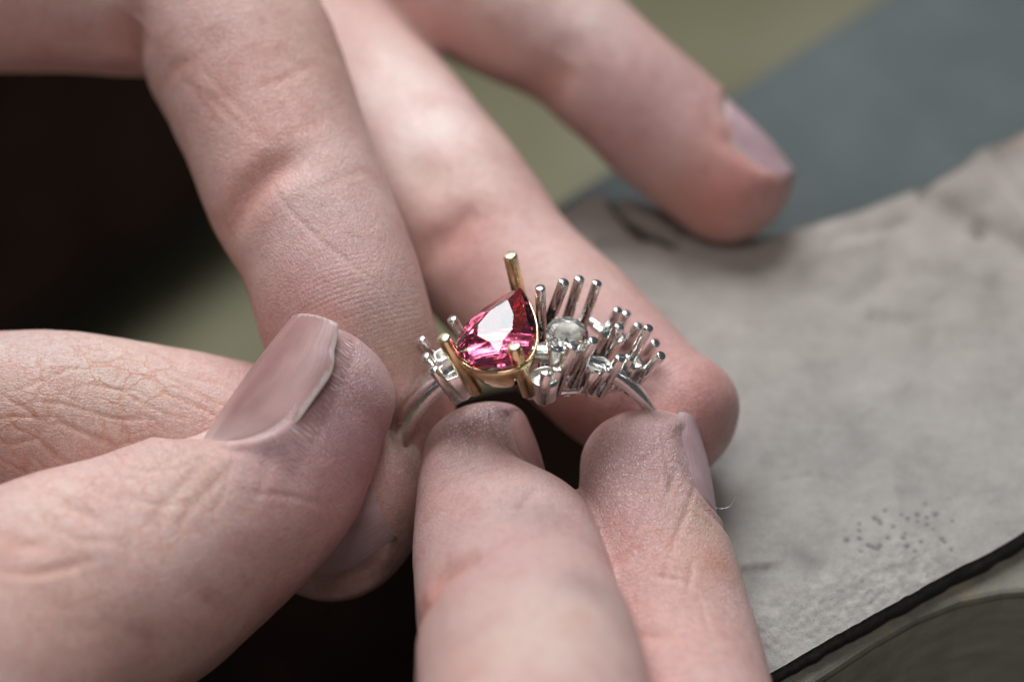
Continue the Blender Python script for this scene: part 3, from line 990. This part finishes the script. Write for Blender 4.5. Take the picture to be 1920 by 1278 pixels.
# thumb knuckle net, traced one by one
knuckle = [
    ([(0, 690), (40, 665), (75, 645)], .35, .2, .2), ([(10, 735), (60, 722), (110, 700), (150, 690), (200, 705)], .3, .2, .4),
    ([(10, 745), (45, 765), (65, 785), (68, 820)], .35, .3, .6), ([(68, 820), (105, 760), (130, 710), (150, 690)], .5, .25, .7),
    ([(60, 752), (120, 758), (180, 775), (230, 785), (270, 780)], .3, .25, .5), ([(100, 780), (130, 800), (180, 820), (215, 835)], .45, .35, .6),
    ([(0, 785), (40, 780), (85, 788)], .35, .25, .6), ([(0, 830), (35, 828), (68, 822)], .4, .3, .6), ([(68, 820), (100, 850), (140, 878)], .4, .35, .6),
    ([(70, 712), (110, 735), (160, 760)], .25, .15, .3), ([(105, 700), (115, 730)], .25, .15, .4), ([(130, 730), (145, 775), (140, 800), (155, 840), (160, 865)], .35, .25, .5),
    ([(175, 760), (190, 790), (205, 830), (218, 860)], .35, .28, .6), ([(180, 720), (182, 760), (170, 810)], .25, .15, .3), ([(230, 735), (232, 790), (228, 845)], .3, .2, .5),
    ([(190, 780), (240, 788), (290, 785)], .25, .2, .4), ([(120, 732), (170, 722), (215, 728), (260, 735), (300, 760)], .28, .2, .45),
    ([(210, 665), (260, 700), (310, 735), (360, 760), (400, 780)], .35, .25, .5), ([(240, 660), (290, 690), (340, 720), (400, 752), (450, 770)], .35, .25, .5),
    ([(280, 655), (340, 685), (400, 715), (460, 740)], .35, .2, .45), ([(180, 720), (230, 735), (270, 755), (310, 775), (350, 785)], .3, .22, .45),
    ([(220, 660), (225, 690), (215, 730)], .25, .12, .3), ([(150, 650), (155, 680), (175, 700)], .25, .12, .2), ([(270, 775), (300, 800), (318, 812)], .28, .15, .35),
    ([(215, 835), (260, 825), (300, 818)], .3, .2, .35), ([(90, 618), (95, 632), (120, 640)], .3, .25, .2), ([(128, 622), (140, 632), (165, 640)], .3, .25, .2),
    ([(235, 634), (250, 642), (290, 650)], .3, .2, .2), ([(0, 860), (25, 875), (45, 885)], .3, .3, .2), ([(20, 885), (40, 880), (60, 900)], .3, .2, .2),
    ([(55, 850), (75, 870), (90, 890)], .3, .25, .2), ([(300, 640), (330, 655), (365, 660)], .3, .15, .2), ([(65, 790), (50, 820), (10, 840)], .3, .2, .4),
    ([(5, 760), (25, 800), (50, 812)], .25, .15, .3), ([(90, 800), (120, 795), (160, 812)], .25, .15, .3), ([(320, 700), (370, 712), (430, 722)], .3, .2, .35),
    ([(340, 745), (380, 765), (420, 790)], .3, .2, .35), ([(420, 690), (470, 712), (520, 728)], .3, .15, .3),
]
cr1 += [(a, b * 0.70, c * 0.30, min(1, d * 1.5), 3) for a, b, c, d in knuckle]
PINKC = (0.64, 0.38, 0.34)
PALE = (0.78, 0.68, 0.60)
CREAM = (0.76, 0.68, 0.58)
PURP = (0.47, 0.30, 0.32)
GRIME = (0.33, 0.30, 0.28)
blobs1 = [
    (450, 120, 120, PINKC, .35, 0), (590, 90, 130, (0.58, 0.44, 0.35), .5, 0), (460, 330, 80, PINKC, .5, 0), (400, 250, 60, (0.55, 0.42, 0.36), .5, 0), (540, 230, 110, PINKC, .5, 0),
    (640, 330, 110, PALE, .5, 0), (600, 480, 120, (0.64, 0.42, 0.41), .6, 0), (560, 400, 50, (0.62, 0.46, 0.42), .5, 0), (560, 600, 100, (0.56, 0.33, 0.30), .6, 0), (760, 640, 90, (0.60, 0.48, 0.40), .7, 0), (720, 560, 80, (0.60, 0.45, 0.40), .5, 0),
    (740, 150, 110, (0.84, 0.78, 0.70), .9, 1), (800, 250, 110, (0.88, 0.82, 0.75), .95, 1), (880, 330, 80, PALE, .6, 1), (900, 450, 120, (0.58, 0.33, 0.29), .7, 1), (1040, 500, 90, (0.64, 0.50, 0.44), .5, 1), (1000, 420, 60, (0.64, 0.50, 0.46), .5, 1),  # first pale blobs paint the highlight on the middle finger
    (1180, 620, 110, (0.56, 0.34, 0.32), .6, 1), (1300, 740, 120, (0.52, 0.27, 0.25), .8, 1), (1080, 780, 120, (0.50, 0.22, 0.18), .7, 1),
    (1390, 770, 30, GRIME, .5, 1),
    (1090, 40, 130, (0.76, 0.65, 0.61), .7, 2), (1200, 200, 120, (0.66, 0.44, 0.45), .6, 2), (1380, 340, 110, (0.60, 0.29, 0.26), .85, 2), (1320, 400, 80, (0.58, 0.26, 0.18), .6, 2),
    (200, 720, 190, CREAM, .85, 3), (120, 760, 70, (0.64, 0.48, 0.38), .6, 3), (40, 800, 60, (0.60, 0.44, 0.36), .6, 3), (400, 680, 100, (0.72, 0.56, 0.51), .6, 3), (100, 640, 70, (0.58, 0.49, 0.46), .5, 3),  # cream thumb skin, lightened to paint in its highlight
    (20, 640, 40, (0.55, 0.52, 0.46), .5, 3), (765, 830, 36, (0.78, 0.74, 0.62), .9, 3), (745, 790, 30, (0.80, 0.77, 0.62), .9, 3), (778, 880, 26, (0.70, 0.62, 0.52), .9, 3), (700, 960, 60, (0.46, 0.38, 0.36), .5, 3), (700, 1050, 150, (0.42, 0.25, 0.22), .6, 3),
]
random.seed(9)
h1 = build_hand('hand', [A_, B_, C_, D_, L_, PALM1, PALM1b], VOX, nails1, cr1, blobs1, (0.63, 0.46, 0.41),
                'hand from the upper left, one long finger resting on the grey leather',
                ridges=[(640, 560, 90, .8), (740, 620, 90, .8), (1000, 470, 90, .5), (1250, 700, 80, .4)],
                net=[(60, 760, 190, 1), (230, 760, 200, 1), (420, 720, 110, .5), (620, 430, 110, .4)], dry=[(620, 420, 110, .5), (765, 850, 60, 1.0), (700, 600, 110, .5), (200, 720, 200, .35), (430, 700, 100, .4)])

# --- hand from below: thumb E, index F, middle G, ring and little outside the frame
E_ = Finger([(-200, 2300, 330, -60), (-500, 1750, 330, -40), (-330, 1480, 330, -24), (-120, 1300, 300, -14), (90, 1150, 262, -8), (270, 1062, 232, -5), (415, 972, 198, -3), (520, 878, 176, -1), (598, 752, 140, 1)], 142, 0.84)
F_ = Finger([(800, 2500, 260, -95), (960, 1900, 245, -62), (1010, 1500, 232, -37), (1000, 1290, 218, -22), (970, 1140, 192, -9), (941, 1010, 170, 0), (918, 915, 140, 4), (912, 868, 120, 6)], 116, 0.88)
G_ = Finger([(1050, 2500, 220, -85), (1300, 1900, 200, -55), (1330, 1500, 168, -22), (1290, 1285, 153, -8), (1250, 1110, 146, -1), (1220, 970, 132, 3), (1212, 886, 122, 5)], 118, 0.90)
R2 = Finger([(1250, 2500, 200, -75), (1650, 2050, 190, -55), (1750, 1800, 150, -38), (1700, 1620, 140, -28)], 130)
L2 = Finger([(1450, 2600, 170, -60), (1850, 2250, 150, -50), (1950, 2050, 120, -40), (1900, 1900, 110, -30)], 100)
PALM2 = Finger([(300, 3400, 560, -90), (450, 2900, 600, -85), (600, 2500, 560, -80), (700, 2300, 450, -75)], 260, 0.5)
nails2 = [
    dict(f=0, n=(-0.67, 0.57, 0.40), start=-0.86, L=1.36, W=0.66, R=0.96, H=0.685, mat=M_NAIL, c=0.10, label='large smooth pink thumbnail with pale worn edge'),
    dict(f=1, n=(0.95, 0.12, 0.14), start=-0.48, L=0.80, W=0.42, R=0.50, H=0.535, fold=0.04, rimcol=(0.22, 0.19, 0.19), mat=M_NAIL, c=0.09),
    dict(f=2, n=(0.97, 0.10, 0.10), start=-0.50, L=0.88, W=0.42, R=0.52, H=0.60, fold=0.05, rimcol=(0.42, 0.43, 0.44), mat=M_NAIL2, c=0.09),
]
cr2 = [
    ([(90, 910), (125, 945), (165, 965), (195, 985)], .7, 0.300, 0.92, 0), ([(0, 1000), (40, 1020), (80, 1020)], .7, 0.240, 0.69, 0),
    ([(0, 1068), (60, 1075), (120, 1065), (170, 1050)], .5, 0.150, 0.95, 0), ([(275, 1195), (290, 1225), (310, 1278)], 1.1, 0.15, .2, 0), ([(250, 1185), (280, 1200), (300, 1215)], 0.8, .1, .1, 0),
    ([(120, 880), (180, 920), (240, 940)], .5, 0.120, 0.34, 0), ([(150, 870), (200, 890), (260, 900)], .4, 0.120, 0.23, 0), ([(400, 830), (340, 850), (290, 880), (230, 900), (180, 930)], .5, 0.120, 0.29, 0),
    ([(430, 830), (380, 870), (330, 920), (280, 980)], .55, 0.132, 0.29, 0), ([(450, 840), (420, 890), (370, 940), (330, 1000)], .5, 0.108, 0.23, 0), ([(300, 900), (310, 950), (290, 1000)], .5, 0.090, 0.23, 0),
    ([(60, 930), (90, 980), (140, 1010), (220, 1015)], .5, 0.120, 0.46, 0), ([(370, 1110), (410, 1140), (440, 1165)], 1.0, .15, .2, 0), ([(180, 930), (230, 960), (250, 1000), (240, 1040)], .45, 0.090, 0.23, 0),
    ([(240, 930), (290, 945), (350, 945)], .4, 0.090, 0.23, 0), ([(20, 960), (60, 985), (90, 1030)], .5, 0.120, 0.34, 0), ([(200, 870), (250, 880), (320, 880), (400, 850)], .4, 0.090, 0.23, 0),
    ([(510, 830), (500, 880), (480, 940)], .5, 0.072, 0.11, 0), ([(480, 925), (540, 930), (600, 945)], .35, 0.072, 0.17, 0), ([(440, 850), (430, 900), (400, 960)], .4, 0.090, 0.17, 0),
    # index joint
    ([(900, 1035), (860, 1055), (825, 1085), (795, 1135), (775, 1180)], 1.5, 0.9, .55, 1), ([(900, 948), (930, 950), (960, 950)], .35, -.12, 0, 1), ([(900, 985), (930, 980)], .4, -.10, 0, 1), ([(975, 960), (985, 940), (1005, 920)], .6, .25, .1, 1),
    # workshop dirt caught in the ridges
    *[([(x, y), (x + 9, y + 5), (x + 15, y + 12)], .16, .08, -.55, 1) for x, y in [(900, 772), (914, 766), (928, 762), (940, 768), (918, 782), (934, 780), (884, 784), (948, 778), (905, 790), (870, 792), (956, 790), (926, 794)]],
    ([(975, 770), (988, 800), (1004, 830), (1022, 860)], .35, .1, -.5, 1), ([(975, 955), (968, 965), (962, 975)], .4, .05, -.2, 1),
    ([(1278, 792), (1284, 830), (1296, 862), (1310, 888)], .30, .08, -.5, 2),
    *[([(x, y), (x + 5, y + 9)], .13, .05, -.35, 2) for x, y in []],
    # middle finger fine lines
    ([(1270, 875), (1258, 910), (1248, 940)], .3, 0.100, .02, 2), ([(1305, 905), (1295, 935), (1285, 965), (1270, 1000), (1255, 1045), (1245, 1080)], .3, .10, .25, 2),
    ([(1215, 940), (1200, 985), (1185, 1020), (1160, 1060)], .3, 0.100, .01, 2), ([(1150, 945), (1135, 975), (1122, 1010)], .3, 0.080, .01, 2), ([(1230, 1080), (1260, 1084), (1290, 1092)], .3, 0.100, .03, 2),
    ([(1300, 1050), (1292, 1090), (1290, 1110)], .3, 0.100, .03, 2), ([(1295, 1095), (1315, 1130), (1325, 1170), (1330, 1190)], .28, 0.080, .02, 2), ([(1300, 1095), (1330, 1115), (1360, 1140)], .28, 0.080, .02, 2),
    ([(1200, 1080), (1190, 1100), (1185, 1130)], .3, 0.080, .01, 2), ([(1180, 870), (1210, 860), (1240, 835)], .28, 0.060, .01, 2), ([(1245, 1060), (1248, 1100), (1250, 1150)], .3, 0.080, .02, 2), ([(1300, 930), (1280, 925), (1260, 940)], .25, 0.040, .01, 2),
    ([(1150, 1200), (1210, 1192), (1270, 1200)], .8, .2, .3, 2),
]
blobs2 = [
    (660, 850, 160, (0.37, 0.23, 0.25), .95, 0), (680, 740, 80, (0.44, 0.28, 0.29), .8, 0), (560, 980, 150, (0.55, 0.37, 0.36), .6, 0), (680, 660, 60, (0.50, 0.37, 0.37), .7, 0), (250, 960, 170, (0.72, 0.57, 0.51), .8, 0), (150, 1180, 170, (0.70, 0.52, 0.44), .7, 0), (100, 940, 110, (0.76, 0.63, 0.55), .6, 0),  # mauve tip skin; paler patches paint the highlight on the upper left
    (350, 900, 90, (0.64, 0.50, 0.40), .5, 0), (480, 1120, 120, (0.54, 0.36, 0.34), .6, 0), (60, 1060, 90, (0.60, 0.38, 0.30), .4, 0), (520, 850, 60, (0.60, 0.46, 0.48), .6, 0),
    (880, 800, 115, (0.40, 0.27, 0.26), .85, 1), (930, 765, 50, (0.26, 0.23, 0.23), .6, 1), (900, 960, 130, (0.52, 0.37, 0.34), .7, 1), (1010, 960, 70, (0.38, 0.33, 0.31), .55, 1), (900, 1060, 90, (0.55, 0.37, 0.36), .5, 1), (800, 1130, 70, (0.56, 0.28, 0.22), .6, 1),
    (1000, 1180, 160, (0.68, 0.60, 0.51), .75, 1), (880, 1180, 90, (0.56, 0.42, 0.38), .6, 1), (1110, 1100, 70, (0.42, 0.38, 0.35), .6, 1), (870, 1250, 60, (0.58, 0.38, 0.30), .5, 1),  # pale middle and grey right side paint light and shade on the index
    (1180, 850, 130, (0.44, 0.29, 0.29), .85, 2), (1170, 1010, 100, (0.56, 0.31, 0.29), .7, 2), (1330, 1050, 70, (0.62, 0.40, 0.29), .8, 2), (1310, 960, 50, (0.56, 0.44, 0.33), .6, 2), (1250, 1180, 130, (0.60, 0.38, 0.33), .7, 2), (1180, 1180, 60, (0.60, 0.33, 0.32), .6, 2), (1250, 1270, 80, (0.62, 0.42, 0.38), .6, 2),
]
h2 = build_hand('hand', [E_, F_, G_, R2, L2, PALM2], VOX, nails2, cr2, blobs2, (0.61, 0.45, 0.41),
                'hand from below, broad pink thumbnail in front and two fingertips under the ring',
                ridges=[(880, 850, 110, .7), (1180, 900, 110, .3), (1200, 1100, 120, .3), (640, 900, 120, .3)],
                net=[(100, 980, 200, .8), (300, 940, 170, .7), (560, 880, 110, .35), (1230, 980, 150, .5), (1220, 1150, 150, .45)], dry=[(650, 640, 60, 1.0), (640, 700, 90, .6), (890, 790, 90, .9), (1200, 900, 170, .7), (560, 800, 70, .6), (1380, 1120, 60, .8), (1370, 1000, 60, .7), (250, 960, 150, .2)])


# ------------------------------------------------------------------ ring
RX, RYC, RR = 993.0, 846.0, 1.21
N_UP, A_AX, T_X = cv(0.0, 0.75, 0.66), cv(0.0, -0.66, 0.75), cv(1.0, 0, 0)
RING = bpy.data.objects.new('ring', None)
COL.objects.link(RING)
tag(RING, 'unfinished silver ring with long uncut prongs round a gold basket, held between fingertips', 'ring')
RC = P(RX, RYC, 7.8)


def base_d(px, py):
    s_ = max(-0.97, min(0.97, (px - RX) / 250.0))
    drop = RR * 10 * (1 - math.sqrt(1 - s_ * s_))
    return (735 + drop * 0.75 * 21 - py) / 21 * 1.10 + drop * 0.66


def rod(name, a, b, r, mat, parent, tipr=0.75, flat=False, n=14, square=False):
    a, b = np.array(a), np.array(b)
    t = norm(b - a)
    e1 = norm(np.cross(t, [0.3, 0.2, 0.9]))
    e2 = np.cross(t, e1)
    Ln = np.linalg.norm(b - a)
    rings = [(0, r), (Ln - r * 0.40, r), (Ln - r * 0.12, r * 0.93), (Ln, r * (0.80 if flat else 0.66))]
    V, Fc = [], []
    jit = random.random() * 6
    for h, rr in rings:
        for k in range(n):
            an = 2 * math.pi * k / n
            q = 1 + 0.05 * math.sin(2 * an + jit)
            V.append(a + t * h + (e1 * math.cos(an) + e2 * math.sin(an)) * rr * q)
    for i in range(len(rings) - 1):
        for k in range(n):
            k2 = (k + 1) % n
            Fc.append((i * n + k, i * n + k2, (i + 1) * n + k2, (i + 1) * n + k))
    Fc.append(list(range(n))[::-1])
    Fc.append([(len(rings) - 1) * n + k for k in range(n)])
    me = mesh_from(name, V, Fc)
    if flat and mat is M_GOLD:
        mi = [0] * len(Fc)
        mi[-1] = 1
        for q in range(len(Fc) - 2 - n, len(Fc) - 2): mi[q] = 1
        o = link(name, me, [mat, M_GOLDTIP], parent)
        me.polygons.foreach_set('material_index', mi)
    else:
        o = link(name, me, mat, parent)
    return o


def prong(tip, base, r=0.050, mat=M_SILVER, slope=0.85, flat=False, lift=0.0, name='prong'):
    db = base_d(*base) - lift
    L2 = math.hypot(tip[0] - base[0], tip[1] - base[1]) / 21
    return rod(name, P(base[0], base[1], db), P(tip[0], tip[1], db - L2 * slope), r, mat, RING, flat=flat)


# band
def band():
    V, Fc = [], []
    n = 160
    prof = []
    for k in range(20):
        an = 2 * math.pi * k / 20
        prof.append((math.copysign(abs(math.cos(an)) ** 0.6, math.cos(an)), math.copysign(abs(math.sin(an)) ** 0.75, math.sin(an))))
    for i in range(n):
        ph = 2 * math.pi * i / n
        top = max(0.0, math.cos(ph))
        wd = 0.135 - 0.04 * top - 0.055 * math.sin(ph)
        thk = 0.080 - 0.028 * math.sin(ph)
        rad = N_UP * math.cos(ph) + T_X * math.sin(ph)
        for c, s_ in prof:
            V.append(RC + rad * (RR + thk * s_) + A_AX * (wd * c))
    m = len(prof)
    for i in range(n):
        for k in range(m):
            i2, k2 = (i + 1) % n, (k + 1) % m
            Fc.append((i * m + k, i2 * m + k, i2 * m + k2, i * m + k2))
    return link('band', mesh_from('band', V, Fc), M_SILVER, RING)


band()


def collet(cx, cy, rpx, bx, by, hole=0.0, mat=M_FROST, squash=1.0, lift=0.0, wall=0.022, floor_d=0.06, taper=0.8):
    """open cup: outer wall, rim, inner wall and a floor with a drilled hole"""
    db = base_d(bx, by) - lift
    L2 = math.hypot(cx - bx, cy - by) / 21
    b = P(bx, by, db)
    a = P(cx, cy, db - L2 * 0.85)
    t = norm(a - b)
    e1 = norm(np.cross(t, [0.1, 0.9, 0.3])); e2 = np.cross(t, e1)
    H = np.linalg.norm(a - b)
    r = rpx / PPC
    n = 28
    r *= 0.94
    rings = [(0, r * taper * 0.9), (0.02, r * taper), (H * 0.5, r * (0.4 + 0.6 * taper)), (H - 0.012, r), (H, r - 0.008), (H, r - wall), (H - floor_d, r - wall - 0.01)]
    if hole:
        rings += [(H - floor_d - 0.005, hole), (H - floor_d - 0.28, hole * 0.95)]
    ph = random.random() * 3
    V, Fc = [], []
    for h, rr in rings:
        for k in range(n):
            an = 2 * math.pi * k / n
            V.append(b + t * h + (e1 * math.cos(an) + e2 * math.sin(an)) * max(rr, 0.004) * (1 + (0.07 * math.cos(4 * an + ph) + 0.02 * math.cos(7 * an) if rr > hole * 1.2 else 0)))
    for i in range(len(rings) - 1):
        for k in range(n):
            k2 = (k + 1) % n
            Fc.append((i * n + k, i * n + k2, (i + 1) * n + k2, (i + 1) * n + k))
    mi = [0] * (4 * n) + [1] * (len(Fc) - 4 * n) + [0, 1]
    Fc.append(list(range(n))[::-1])
    Fc.append([(len(rings) - 1) * n + k for k in range(n)])
    me = mesh_from('collet', V, Fc)
    me.polygons.foreach_set('material_index', mi)
    o = link('collet', me, [M_SILVER, mat], RING)
    me.set_sharp_from_angle(angle=math.radians(40)) if hasattr(me, 'set_sharp_from_angle') else None
    return o


collet(845, 694, 29, 862, 742, hole=0.036)
collet(829, 663, 20, 850, 700, hole=0.0)
collet(1020, 705, 31, 1020, 746, hole=0.03, floor_d=0.05)
collet(1124, 684, 29, 1103, 730, hole=0.036)
collet(1150, 628, 26, 1128, 672, hole=0.0, floor_d=0.05, mat=M_SILVER)
collet(1186, 676, 24, 1163, 724, hole=0.0, floor_d=0.05, mat=M_SILVER)
collet(1062, 634, 45, 1052, 712, hole=0.0, mat=M_FROST, floor_d=0.15, taper=0.6, wall=0.03)
collet(1058, 700, 20, 1062, 724, hole=0.0, mat=M_SILVER)

silver = [((787, 635), (830, 690), 0), ((796, 667), (836, 715), .5), ((811, 691), (858, 750), 1.0), ((846, 597), (882, 650), 0),
          ((1013, 538), (1016, 640), 0), ((1058, 527), (1026, 612), 0), ((1087, 521), (1062, 602), 0), ((1120, 529), (1092, 612), 0),
          ((1023, 645), (1018, 692), 0), ((1074, 647), (1040, 738), 1.0), ((1024, 697), (1018, 754), 1.2), ((1114, 636), (1070, 722), .9),
          ((1162, 611), (1124, 684), 0), ((1164, 669), (1126, 738), 1.1), ((1160, 580), (1138, 618), 0), ((1176, 586), (1158, 620), 0),
          ((1199, 610), (1170, 650), 0), ((1217, 613), (1158, 718), .6), ((1231, 641), (1192, 690), 0), ((1241, 665), (1178, 734), .9),
          ((1097, 668), (1082, 722), 1.0), ((1140, 690), (1110, 734), 1.2), ((1046, 690), (1034, 742), .8), ((1182, 668), (1150, 722), .9)]
for tp, bs, lf in silver:
    prong(tp, bs, r=0.049 + random.uniform(-0.003, 0.004), flat=random.random() < 0.8, lift=lf)
for a_, b_, r_ in [((1096, 596), (1166, 642), .04), ((1112, 612), (1180, 662), .03), ((858, 744), (892, 728), .05), ((990, 738), (1040, 736), .05),
                   ((1040, 734), (1108, 728), .05), ((1104, 730), (1176, 724), .05), ((1030, 610), (1096, 604), .035), ((830, 690), (868, 664), .035)]:
    rod('gallery_wire', P(*a_, base_d(*a_) + 0.2), P(*b_, base_d(*b_) + 0.2), r_, M_SILVER, RING)


# gold basket
GN = cv(-0.14, 0.68, 0.72)
GL = cv(0.324, 0.719, -0.617)
GW = norm(np.cross(GL, GN))            # across, towards the right
GO = P(934, 629, -1.6)
OUT = np.array([(0, 5.75), (1.30, 4.35), (2.40, 2.75), (3.12, 1.1), (3.42, -0.45), (3.25, -1.75), (2.60, -2.75), (1.45, -3.4), (0, -3.62)])
OUT = np.vstack([OUT, OUT[-2:0:-1] * np.array([-1, 1])]) / 10.0     # 16 points, cm
GSX, GSY = 1.02, 1.06


def gp(ac, al, h):
    return GO + GW * ac * GSX + GL * al * GSY + GN * h


def basket():
    dense = catmull(np.vstack([OUT, OUT[:1]]), 6)[:-1]
    n = len(dense)
    rings = [(-0.42, 0.62), (-0.40, 0.68), (-0.24, 0.91), (-0.075, 1.05), (-0.045, 1.045), (-0.045, 0.985), (-0.10, 0.94), (-0.24, 0.80), (-0.42, 0.56)]
    V, Fc = [], []
    for h, s_ in rings:
        for a, l in dense:
            V.append(gp(a * s_, l * s_, h))
    m = len(rings)
    for i in range(m):
        i2 = (i + 1) % m
        for k in range(n):
            k2 = (k + 1) % n
            Fc.append((i * n + k, i * n + k2, i2 * n + k2, i2 * n + k))
    return link('gold_basket', mesh_from('gold_basket', V, Fc), M_GOLD, RING)


basket()
for tp, bs, lf in [((956, 477), (984, 596), -2.5), ((830, 632), (892, 734), 0.8), ((963, 648), (992, 738), 0.8)]:
    g = prong(tp, bs, r=0.064, mat=M_GOLD, slope=0.80, flat=True, lift=lf, name='gold_prong')


# ------------------------------------------------------------------ stones
def hull_stone(name, outline, frame, table, hc, hp, mat, star=0.80, parent=None):
    n = len(outline)
    pts = []
    g = 0.008
    for a, l in outline:
        pts.append(frame(a, l, 0)); pts.append(frame(a, l, -g))
    ctr = outline.mean(0) * np.array([1, 0.5])
    for i in range(0, n, 2):
        a, l = ctr + (outline[i] - ctr) * np.array(table)
        pts.append(frame(a, l, hc))
        j = (i + 1) % n
        a, l = ctr + (outline[j] - ctr) * star
        pts.append(frame(a, l, hc * 0.60))
    for i in range(1, n, 2):
        a, l = ctr + (outline[i] - ctr) * 0.55
        pts.append(frame(a, l, -hp * 0.60))
    pts.append(frame(ctr[0], ctr[1], -hp))
    bm = bmesh.new()
    vs = [bm.verts.new(tuple(p)) for p in pts]
    r = bmesh.ops.convex_hull(bm, input=vs)
    junk = [v for v in bm.verts if not v.link_faces]
    bmesh.ops.delete(bm, geom=junk, context='VERTS')
    bmesh.ops.dissolve_limit(bm, angle_limit=math.radians(1.5), verts=bm.verts, edges=bm.edges)
    bmesh.ops.recalc_face_normals(bm, faces=bm.faces)
    me = bpy.data.meshes.new(name)
    bm.to_mesh(me); bm.free()
    return link(name, me, mat, parent, smooth=False)


st = hull_stone('gemstone', OUT * 1.0, gp, (0.46, 0.52), 0.135, 0.32, M_PINK, star=0.74)
tag(st, 'faceted pink pear shaped gemstone sitting in the gold basket', 'gemstone')
circ = np.array([(math.sin(2 * math.pi * k / 16), math.cos(2 * math.pi * k / 16)) for k in range(16)]) * 0.195
DN = cv(0.10, 0.55, 0.83); DL = norm(cv(0.1, 0.8, -0.55) - (cv(0.1, 0.8, -0.55) @ DN) * DN); DW = norm(np.cross(DL, DN))
DO = P(1063, 627, base_d(1052, 712) - 4.2)
st2 = hull_stone('gemstone', circ, lambda a, l, h: DO + DW * a + DL * l + DN * h, 0.60, 0.05, 0.09, M_CLEAR)
tag(st2, 'round colourless gemstone among the silver prongs to the right of the pink one', 'gemstone')


# fine loose fibre by the middle fingertip
def fibre(pts, d, r, label):
    c = catmull([P(x, y, d) for x, y in pts], 8)
    V, Fc = [], []
    for i, p in enumerate(c):
        t = norm(c[min(i + 1, len(c) - 1)] - c[max(i - 1, 0)])
        e1 = norm(np.cross(t, F)); e2 = np.cross(t, e1)
        for k in range(5):
            an = 2 * math.pi * k / 5
            V.append(p + (e1 * math.cos(an) + e2 * math.sin(an)) * r)
    for i in range(len(c) - 1):
        for k in range(5):
            k2 = (k + 1) % 5
            Fc.append((i * 5 + k, i * 5 + k2, (i + 1) * 5 + k2, (i + 1) * 5 + k))
    o = link('loose_fibre', mesh_from('loose_fibre', V, Fc), M_FROST)
    return tag(o, label, 'fibre')


fibre([(1336, 950), (1352, 953), (1366, 950), (1374, 941), (1379, 930)], 1.5, 0.0022, 'tiny curled pale fibre sticking out beside the nail of the right fingertip')
